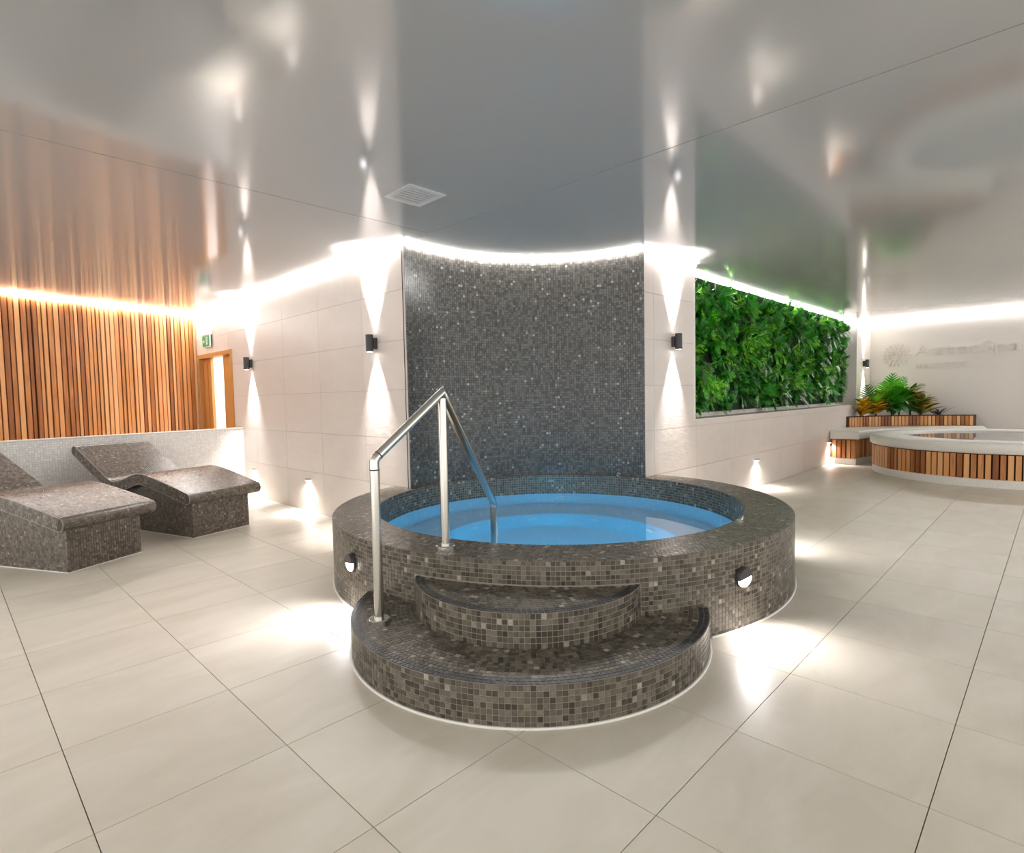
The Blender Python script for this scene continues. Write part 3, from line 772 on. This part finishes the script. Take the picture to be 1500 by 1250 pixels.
def wash_light(loc, rz, label, watts=26):
    """slim half-round hood throwing light straight down the wall; local +x leaves the wall"""
    s = empty('wall_washer', loc, rz); tag(s, label, 'wall light', gl)
    po = [(.001, -.05)]+[(.001+.045*math.sin(PI*k/12), -.05*math.cos(PI*k/12)) for k in range(1, 12)]+[(.001, .05)]
    MB().prism(po, .004, .018).build('hood', M['alu'], s, angle=40)
    MB().prism([(p[0]*.85+.001, p[1]*.85) for p in po], -.004, .003).build('lens', M['lens'], s)
    spot(s, (.03, 0, -.012), (.06, 0, -1), 150, .9, watts, (1, .96, .95), .03)
    return s
wash_light((XW, 6.30, .37), PI, 'low hooded light on the left tiled wall behind the tub')
wash_light((XW, 7.90, .37), PI, 'low hooded light hidden behind the lounger, glowing on the white half wall')
wash_light((7.72, YW, .37), -PI/2, 'low hooded light on the tiled wall below the green wall')
wash_light((11.02, YW, .37), -PI/2, 'low hooded light beside the curved bench end')
def on_tub(x, y_, z, label, w=20):
    t = math.atan2(y_-TY, x-TX); low_light((TX+(TR+.002)*math.cos(t), TY+(TR+.002)*math.sin(t), z), t, label, .058, gt, w)
on_tub(3.035, 1.2325, .29, 'black eyelid light on the tub right of the steps')
on_tub(1.7543, 3.1085, .30, 'black eyelid light on the tub left of the handrail')
on_tub(4.75, 1.75, .29, 'eyelid light on the right flank of the tub, seen only by its floor glow')

# ------------------------------------------------------------------ doorway and exit sign
dr = MB(); w = .06
for q in ((DY0-w, DY0, 0, DZ+w), (DY1, DY1+w, 0, DZ+w)): dr.box(XW-.018, XW+.13, q[0], q[1], q[2], q[3])
dr.box(XW-.018, XW+.13, DY0, DY1, DZ, DZ+w)
door = empty('door_1', (XW, (DY0+DY1)/2, 0)); tag(door, 'oak framed doorway with door leaves standing ajar', kind='structure')
prt('door_frame', dr, M['door'], door)
prt('door_leaf', MB().chbox(XW+.05, XW+.095, 9.60, DY1-.002, .01, DZ-.004, .003), M['door'], door)
prt('door_leaf', MB().chbox(XW+.05, XW+.095, DY0+.002, 9.06, .01, DZ-.004, .003), M['door'], door)
prt('door_stop', MB().box(XW+.035, XW+.05, 9.72, 9.75, .01, DZ-.004), M['door'], door)
ld = bpy.data.lights.new('corridor_lamp', 'AREA'); ld.energy = 90; ld.size = .8; ld.color = (1, .93, .92)
lo = bpy.data.objects.new('corridor_lamp', ld); COL.objects.link(lo); lo.location = (XW+1.0, 9.2, 2.48)
ex = empty('exit_sign', (XW, 9.47, 2.27)); tag(ex, 'green running man emergency exit sign above the oak doorway', 'exit sign')
ey0, ey1, ez0, ez1 = -.165, .165, -.115, .115
MB().chbox(-.06, -.001, ey0, ey1, ez1-.05, ez1+.04, .006).build('housing', M['exit_white'], ex)
MB().chbox(-.045, -.025, ey0, ey1, ez0, ez1-.05, .003).build('panel', M['exit_white'], ex)
MB().box(-.0475, -.0455, ey0+.012, ey1-.012, ez0+.01, ez1-.06).build('green_face', M['exit_green'], ex)
pm = MB(); X_ = -.0485   # door shape, figure and arrow; seen from -x the right is -y
def bar(a_, b_, wd): 
    a_, b_ = Vector((0, *a_)), Vector((0, *b_)); d = (b_-a_); l = d.length; d.normalize(); q = Vector((1, 0, 0)).cross(d)
    pm.obox((a_+b_)/2+Vector((X_, 0, 0)), d, q, (1, 0, 0), l/2+wd/4, wd/2, .0008)
bar((-.02, -.085), (-.02, .035), .01); bar((-.085, -.085), (-.085, .035), .01); bar((-.02, .035), (-.085, .035), .01)
bar((-.035, .0), (-.05, -.04), .02); bar((-.05, -.04), (-.03, -.08), .012); bar((-.05, -.04), (-.075, -.07), .012); bar((-.035, .0), (-.07, -.01), .009); bar((-.03, .005), (-.005, -.02), .009)
pm.obox((X_, -.04, .018), (0, 1, 0), (0, 0, 1), (1, 0, 0), .009, .009, .0008)
bar((.12, -.025), (.06, -.025), .014); bar((.06, -.025), (.085, 0), .012); bar((.06, -.025), (.085, -.05), .012)
pm.build('pictogram', M['exit_white'], ex)

# ------------------------------------------------------------------ ceiling vent
vt = empty('ceiling_vent', (2.44, 3.29, ZC)); tag(vt, 'square white ceiling vent near the niche', 'vent')
V0 = .155
fr = MB()
for q in ((-V0, V0, -V0, -V0+.04), (-V0, V0, V0-.04, V0), (-V0, -V0+.04, -V0+.04, V0-.04), (V0-.04, V0, -V0+.04, V0-.04)): fr.box(q[0], q[1], q[2], q[3], -.008, -.0005)
fr.build('frame', M['vent'], vt)
for k in range(7): MB().box(-V0+.04, V0-.04, -V0+.055+k*.04, -V0+.08+k*.04, -.006, -.001).build('louvre', M['vent'], vt)

# ------------------------------------------------------------------ living wall
lw = empty('living_wall', ((GX0+GX1)/2, GY-.01, GZ)); tag(lw, 'dense bright green wall of ferns filling the tiled recess', 'plant wall')
prt('backing_panel', MB().box(GX0+.02, GX1-.13, GY-.035, GY-.002, GZ+.06, ZC-.05), plain('backing_felt', srgb(20, 44, 16), .9), lw)
def frond(mb, base, d, upv, length, n=7, wid=.05, droop=.5, leaf=True):
    """curved midrib with paired leaflets"""
    d = Vector(d).normalized(); p = Vector(base); upv = Vector(upv); st = length/n
    for i in range(n):
        d2 = (d+Vector((0, 0, -1))*droop/n).normalized(); q = p+d2*st
        side = d2.cross(upv)
        if side.length < .05: side = d2.cross(Vector((1, .3, 0)))
        side.normalize(); nrm_ = side.cross(d2)
        ll = wid*math.sin(PI*(i+.8)/(n+.9))+.008
        for sg in (-1, 1):
            t = q+side*sg*ll+d2*ll*.55+nrm_*random.uniform(-.2, .2)*ll; w_ = d2*st*.42
            k = (p+q)/2
            mb.add([k-w_, k+w_, t+(k-t)*.25+w_*.8, t, t+(k-t)*.4-w_*.5], [(0, 1, 2, 3), (0, 3, 4)])
        p = q; d = d2
    mb.add([p-side*.008, p+side*.008, p+d*.035], [(0, 1, 2)])
def blade(mb, base, d, length, width, droop=.4, n=5, twist=0.0):
    d = Vector(d).normalized(); p = Vector(base); ref = Vector((0, 0, 1)); side = d.cross(ref)
    if side.length < .1: side = Vector((1, 0, 0))
    side.normalize(); V = []; st = length/n
    for i in range(n+1):
        w_ = width*math.sin(PI*min((i+.35)/(n+.35), 1))**.8*.5
        nb = side.cross(d).normalized()
        V += [p-side*w_+nb*w_*.35, p, p+side*w_+nb*w_*.35]
        d = (d+Vector((0, 0, -1))*droop/n).normalized(); p = p+d*st
    f = []
    for i in range(n):
        f += [(i*3, i*3+1, i*3+4, i*3+3), (i*3+1, i*3+2, i*3+5, i*3+4)]
    mb.add(V, f)
def clump(kind):
    mb = MB()
    if kind == 0:
        for k in range(8):
            t = random.uniform(0, 2*PI); frond(mb, (0, 0, 0), (math.cos(t)*.8, -.75, math.sin(t)*.8+.15), (0, -1, .4), random.uniform(.16, .25), 7, .045, random.uniform(.4, 1.1))
    elif kind == 1:
        for k in range(14):
            t = random.uniform(0, 2*PI); blade(mb, (0, 0, 0), (math.cos(t), -.8, math.sin(t)+.1), random.uniform(.12, .22), .03, random.uniform(.3, 1.0), 4)
    elif kind == 2:
        for k in range(10):
            t = random.uniform(0, 2*PI); blade(mb, (0, 0, 0), (math.cos(t)*.9, -.8, math.sin(t)*.9), random.uniform(.1, .17), .062, random.uniform(.3, .9), 4)
    else:
        for k in range(6):
            t = random.uniform(-PI*.9, -.1*PI) if random.random() < .5 else random.uniform(0, 2*PI); frond(mb, (0, 0, 0), (math.cos(t)*.6, -.7, math.sin(t)*.6), (0, -1, .3), random.uniform(.2, .3), 9, .04, random.uniform(.9, 1.6))
    return mb
protos = []
for k in range(14):
    mb = clump((0, 0, 1, 2, 3, 0, 1)[k % 7]); protos.append((mb, mb.data('fern_clump', M['fern'] if k % 5 != 4 else M['fern_dark'])))
gx0, gx1, gz0, gz1 = GX0+.12, GX1-.28, GZ+.2, ZC-.16
rows, cols = 10, 30
for j in range(rows):
    for i in range(cols):
        x = gx0+(gx1-gx0)*(i+.5+random.uniform(-.45, .45))/cols; z = gz0+(gz1-gz0)*(j+.5+random.uniform(-.45, .45))/rows
        mb, me = random.choice(protos)
        o = mesh_obj('fern_clump', me, None, lw); s_ = random.uniform(.7, 1.15)
        o.matrix_parent_inverse = lw.matrix_basis.inverted()
        o.location = (x, GY-.045-random.uniform(0, .05), z); o.rotation_euler = (random.uniform(-.3, .3), random.uniform(-.7, .7), random.uniform(-.3, .3)); o.scale = (s_, s_*.8, s_)
fill = MB()
for k in range(520):
    mb, me = random.choice(protos); x = random.uniform(gx0-.08, gx1+.1); z = random.uniform(gz0-.1, gz1+.06); s_ = random.uniform(.55, .95); t = random.uniform(0, 2*PI); c, sn = math.cos(t), math.sin(t)
    fill.add([(x+(p[0]*c-p[2]*sn)*s_, GY-.03+p[1]*s_*.6, z+(p[0]*sn+p[2]*c)*s_) for p in mb.v], mb.f)
tag(prt('foliage', fill, M['fern'], lw), 'thick filling of small fern leaves', kind='stuff')

# ------------------------------------------------------------------ round pool, bench and planter on the right
PX, PY, PR = 11.01, .673, 1.60
def ring_slats(parent, R, a0, a1, z0, z1, w, gap_, dp=.02):
    me = MB().obox((0, 0, 0), (1, 0, 0), (0, 1, 0), (0, 0, 1), dp/2, w/2, (z1-z0)/2).data('slat', M['slat'])
    t = a0
    while t < a1:
        o = mesh_obj('slat', me, None, parent); o.matrix_parent_inverse = parent.matrix_basis.inverted()
        o.location = (PX+R*math.cos(t), PY+R*math.sin(t), (z0+z1)/2); o.rotation_euler = (0, 0, t); t += (w+gap_)/R
pool = empty('vitality_pool', (PX, PY, 0)); tag(pool, 'round white-topped pool with cedar slatted sides on the right', 'pool')
prt('plinth', MB().lathe([(PR-.03, 0), (PR-.03, .11), (PR-.06, .11)], (PX, PY, 0), 96), M['terrazzo'], pool, angle=30)
prt('drum', MB().lathe([(PR-.06, .105), (PR-.06, .44)], (PX, PY, 0), 96), M['slat_back'], pool, smooth=True)
ring_slats(pool, PR-.035, math.radians(100), math.radians(320), .108, .425, .055, .018, .03)
prt('rim', MB().lathe([(PR-.06, .437), (PR-.01, .437), (PR+.01, .455), (PR+.01, .55), (PR-.005, .575), (PR-.03, .588), (PR-.42, .588), (PR-.44, .57), (PR-.44, .2)], (PX, PY, 0), 96), M['terrazzo'], pool, angle=50)
prt('pool_floor', MB().lathe([(PR-.44, .2), (.001, .2)], (PX, PY, 0), 64), M['pool_floor'], pool)
wp = MB().lathe([(.0005, .56), (PR-.442, .56)], (PX, PY, 0), 64)
wo2 = prt('water', wp, M['water'], pool)
bm = bmesh.new(); bm.from_mesh(wo2.data); bmesh.ops.remove_doubles(bm, verts=bm.verts, dist=.002); bmesh.ops.recalc_face_normals(bm, faces=bm.faces)
if sum(fc.normal.z for fc in bm.faces) < 0: bmesh.ops.reverse_faces(bm, faces=bm.faces)
bm.to_mesh(wo2.data); bm.free()
# bench concentric with the pool
B0, B1 = 1.80, 2.52
def arc_poly(r0, r1, a0, a1, n=40):
    return [(PX+r1*math.cos(a0+(a1-a0)*i/n), PY+r1*math.sin(a0+(a1-a0)*i/n)) for i in range(n+1)]+[(PX+r0*math.cos(a1+(a0-a1)*i/n), PY+r0*math.sin(a1+(a0-a1)*i/n)) for i in range(n+1)]
# angles: start where the bench end meets the right wall, finish at the planter end
be0, be1 = math.radians(8), math.radians(88.5)
def clip_wall(pts, e=.004): return [(p[0], min(p[1], YW-e)) for p in pts]
bench = empty('curved_bench', (PX, PY+2.0, 0)); tag(bench, 'curved white-topped bench with cedar slatted end below the corner planter', 'bench')
def tapered(zs):
    pass
po = clip_wall(arc_poly(B0+.06, B1, be0, be1))
prt('plinth', MB().prism(po, 0, .11), M['terrazzo'], bench)
prt('body', MB().prism(clip_wall(arc_poly(B0+.09, B1-.01, be0, be1-.015)), .105, .44), M['slat_back'], bench)
sp = MB(); po = clip_wall(arc_poly(B0, B1, be0, be1+.012)); n = len(po)
prt('seat_top', MB().prism(po, .437, .588), M['terrazzo'], bench)
bv = bench.children[-1].modifiers.new('round', 'BEVEL'); bv.width = .03; bv.segments = 3; bv.limit_method = 'ANGLE'
for c_ in bench.children:
    if c_.name.startswith('body'): pass
# slats on the bench end (straight face) and on its inner curve
ec, es = math.cos(be1), math.sin(be1)
me = MB().obox((0, 0, 0), (1, 0, 0), (0, 1, 0), (0, 0, 1), .0275, .012, .1585).data('slat', M['slat'])
rr = B0+.095
while PY+es*rr < YW-.03:
    o = mesh_obj('slat', me, None, bench); o.matrix_parent_inverse = bench.matrix_basis.inverted()
    o.location = (PX+ec*rr-es*.02, PY+es*rr+ec*.02, .267); o.rotation_euler = (0, 0, be1); rr += .073
ring_slats(bench, B0+.075, math.radians(20), be1-.01, .108, .425, .055, .018, .03)
# planter
Q0, Q1 = 2.52, 2.545
qa1 = math.asin((YW-PY-.004)/Q1); qa0 = math.radians(12)
pl = empty('corner_planter', (12.8, 2.4, 0)); tag(pl, 'curved corner planter with cedar slats and dark top rail', 'planter')
prt('front', MB().prism(arc_poly(2.53, 2.60, qa0, qa1), .0, .775), M['slat_back'], pl)
ring_slats(pl, 2.522, qa0+.005, qa1-.005, .592, .775, .05, .014, .016)
prt('top_rail', MB().prism(arc_poly(2.505, 2.62, qa0-.01, qa1), .775, .79), M['slat_back'], pl)
e0 = (PX+2.6*math.cos(qa0), PY+2.6*math.sin(qa0))
prt('end_panel', MB().box(e0[0]-.03, XL-.005, e0[1]-.03, e0[1]+.01, 0, .775), M['slat_back'], pl)
so = [(PX+2.6*math.cos(qa0+(qa1-qa0)*i/20), PY+2.6*math.sin(qa0+(qa1-qa0)*i/20)) for i in range(21)]+[(XL-.005, YW-.005), (XL-.005, e0[1]+.01)]
prt('soil', MB().prism(so, .70, .745), M['soil'], pl)

# plants
def plant(name, loc, label, cat, mat, leaves, group=None):
    root = empty(name, loc); tag(root, label, cat, group)
    return root
def add_leaves(root, mat, n, lmin, lmax, width, tilt, droop, h0=0.0, h1=0.0, variants=4, stem=True):
    ds = []
    for k in range(variants):
        mb = MB(); blade(mb, (0, 0, 0), (1, 0, tilt), random.uniform(lmin, lmax), width*random.uniform(.8, 1.2), droop*random.uniform(.7, 1.3), 5); ds.append(mb.data('leaf', mat))
    for k in range(n):
        o = mesh_obj('leaf', random.choice(ds), None, root)
        s_0 = 1.2; t = k*2.4+random.uniform(-.3, .3); t = -t if root.location.y > 2.5 and math.sin(t) > .5 else t; hh = h0+(h1-h0)*(k/max(n-1, 1))
        o.location = (random.uniform(-.015, .015), random.uniform(-.015, .015), hh); o.rotation_euler = (random.uniform(-.2, .2), -random.uniform(-.2, .5)*(k/n), t); s_ = s_0*random.uniform(.8, 1.1)*(1.05-.35*k/n); o.scale = (s_, s_, s_)
    if stem: MB().tube([(0, 0, 0), (0, 0, max(h1, .05))], [.014, .01], 6).build('stem', M['soil'], root)
def pl_at(px, depth_r, z=.745):
    """a spot in the planter: along the angle, at radius"""
    return (PX+depth_r*math.cos(px), PY+depth_r*math.sin(px), z)
def ang_for(xpix, R):
    best = None
    for k in range(400):
        t = qa0+(qa1-qa0+.2)*k/400; p = pix(PX+R*math.cos(t), PY+R*math.sin(t), .8)
        if best is None or abs(p[0]-xpix) < best[0]: best = (abs(p[0]-xpix), t)
    return best[1]
sp_ = [(1262, 2.70, 'croton', 'croton', 46, .20, .36, .10, .8, .5, .03, .30, 'yellow and dark croton at the left end of the planter'),
       (1283, 2.72, 'croton', 'croton', 46, .20, .34, .10, .8, .5, .05, .40, 'orange-yellow croton in front of the tall palm'),
       (1349, 2.72, 'croton', 'croton_dark', 46, .22, .38, .09, .8, .5, .03, .32, 'olive and yellow croton towards the right of the planter'),
       (1333, 2.9, 'croton', 'croton_dark', 40, .22, .36, .10, .8, .5, .1, .50, 'taller dark-leaved croton behind the olive one')]
for (px, R, nm, mt_, n_, l0, l1, w_, ti, dr_, h0, h1, lab) in sp_:
    t = ang_for(px, R); root = plant(nm, pl_at(t, R), lab, 'plant', None, None, 'planter shrubs'); add_leaves(root, M[mt_], n_, l0, l1, w_, ti, dr_, h0, h1)
t = ang_for(1306, 2.72); root = plant('broad_leaf_plant', pl_at(t, 2.72), 'grey-green broad-leaved plant at the middle of the planter', 'plant', None, None)
add_leaves(root, M['broad'], 22, .34, .5, .14, .6, 1.0, .1, .30)
t = ang_for(1318, 2.72); root = plant('broad_leaf_plant', pl_at(t, 2.75), 'glossy mid-green plant right of the palm', 'plant', None, None)
add_leaves(root, M['palm'], 20, .3, .45, .13, .8, .9, .1, .40)
t = ang_for(1374, 2.70); root = plant('spiky_plant', pl_at(t, 2.7), 'small purple-grey spiky plant at the right end of the plants', 'plant', None, None)
add_leaves(root, M['spiky'], 22, .18, .30, .026, 1.0, .35, .0, .06)
t = ang_for(1300, 2.86); root = plant('palm', pl_at(t, 2.86), 'tall feathery green palm rising above the crotons', 'plant', None, None)
def off_wall(t): return -t if math.sin(t) > .2 else t     # fronds lean away from the tiled wall
fd = []
for k in range(5):
    mb = MB(); frond(mb, (0, 0, 0), (.75, 0, 1), (0, 0, 1), random.uniform(.6, .85), 13, .18, random.uniform(.3, .7)); fd.append(mb.data('frond', M['palm']))
for k in range(24):
    o = mesh_obj('frond', random.choice(fd), None, root); o.location = (0, 0, .08+.01*k); o.rotation_euler = (random.uniform(-.25, .25), random.uniform(-.5, .25), off_wall(k*2.4)); s_ = random.uniform(.75, 1.05); o.scale = (s_, s_, s_)
t = ang_for(1277, 2.84); root = plant('palm', pl_at(t, 2.84), 'lime green young palm under the distant sconce', 'plant', None, None)
for k in range(10):
    o = mesh_obj('frond', random.choice(fd), None, root); o.location = (0, 0, .05); o.rotation_euler = (random.uniform(-.25, .25), random.uniform(-.6, .1), off_wall(k*2.4+.7)); s_ = random.uniform(.7, .95); o.scale = (s_, s_, s_)
# pale pebbles on the soil
pe = MB()
for k in range(60):
    t = random.uniform(qa0+.05, qa1-.05); R = random.uniform(2.65, 2.85); x, y_ = PX+R*math.cos(t), PY+R*math.sin(t)
    if y_ > YW-.1 or x > XL-.1: continue
    s_ = random.uniform(.02, .04); pe.lathe([(.001, s_*.8), (s_*.7, s_*.55), (s_, 0), (s_*.7, -s_*.3)], (x, y_, .752), 7)
tag(pe.build('pebbles', M['pebble']), 'pale pebbles scattered on the planter soil', 'pebbles', kind='stuff')

# ------------------------------------------------------------------ raised sign on the far wall
sign = empty('wall_sign', (XL, 1.4, 1.9)); tag(sign, 'raised white Aztec Spa lettering with round emblem on the far wall', 'sign')
def text_letters(txt, Y_left, z_base, cap_h, width, depth=.024, spacing=1.0):
    # measure each letter and lay them out from left (+y) to right (-y)
    items = []; adv = 0.0
    dg = bpy.context.evaluated_depsgraph_get
    def measure(s):
        cu = bpy.data.curves.new('t', 'FONT'); cu.body = s; cu.size = 1.0; ob = bpy.data.objects.new('t', cu); COL.objects.link(ob)
        bpy.context.view_layer.update(); w_ = ob.dimensions.x
        me = bpy.data.meshes.new_from_object(ob.evaluated_get(dg())); bpy.data.objects.remove(ob); bpy.data.curves.remove(cu)
        xs = [q.co.x for q in me.vertices]; return me, min(xs) if xs else 0, max(xs) if xs else 0
    ref, a_, b_ = measure('H'); capu = max(q.co.y for q in ref.vertices)
    x = 0.0; out = []
    for ch in txt:
        me, a_, b_ = measure(ch); out.append((me, x-a_)); x += (b_-a_)+.09*spacing
    tot = x-.09*spacing; sx = width/tot; sz = cap_h/capu
    for me, off in out:
        bm = bmesh.new(); bm.from_mesh(me); bmesh.ops.remove_doubles(bm, verts=bm.verts, dist=1e-5)
        for q in bm.verts: q.co = Vector((XL-depth, Y_left-(q.co.x+off)*sx, z_base+q.co.y*sz))
        ret = bmesh.ops.extrude_face_region(bm, geom=bm.faces[:])
        for q in [g_ for g_ in ret['geom'] if isinstance(g_, bmesh.types.BMVert)]: q.co.x += depth+.002
        bmesh.ops.recalc_face_normals(bm, faces=bm.faces)
        m2 = bpy.data.meshes.new('letter'); bm.to_mesh(m2); bm.free()
        o = mesh_obj('letter', m2, M['letter'], sign); o.matrix_parent_inverse = sign.matrix_basis.inverted()
text_letters('AztecSpa', 2.19, 1.955, .235, 1.62)
text_letters('BRISTOL', 2.16, 1.685, .12, .86, .02, 2.0)
ec_ = Vector((XL, 2.50, 2.00))
def petals(n, r0, r1, wid, name, dep):
    for k in range(n):
        t = 2*PI*k/n; d = Vector((0, math.cos(t), math.sin(t))); q = Vector((0, -math.sin(t), math.cos(t)))
        mb = MB(); P_ = [d*r0-q*wid*.6, d*(r0+r1)/2-q*wid, d*r1, d*(r0+r1)/2+q*wid, d*r0+q*wid*.6]
        V = [ec_+p for p in P_]+[ec_+p-Vector((dep, 0, 0)) for p in P_]
        mb.add(V, [tuple(range(5))[::-1], (5, 6, 7, 8, 9)]+[(i, (i+1) % 5, 5+(i+1) % 5, 5+i) for i in range(5)]); prt(name, mb, M['letter'], sign)
petals(18, .185, .255, .022, 'emblem_ray', .03); petals(12, .115, .17, .02, 'emblem_petal', .03)
def ering(r0, r1, dep):
    mb = MB(); V = []; Fc = []; n_ = 40
    for i in range(n_):
        t = 2*PI*i/n_; d = Vector((0, math.cos(t), math.sin(t)))
        V += [ec_+d*r0, ec_+d*r0-Vector((dep, 0, 0)), ec_+d*r1-Vector((dep, 0, 0)), ec_+d*r1]
    for i in range(n_):
        j = (i+1) % n_
        for q in range(3): Fc.append((i*4+q, j*4+q, j*4+q+1, i*4+q+1))
    mb.add(V, Fc); prt('emblem_ring', mb, M['letter'], sign)
ering(.075, .1, .03); ering(.025, .05, .03)
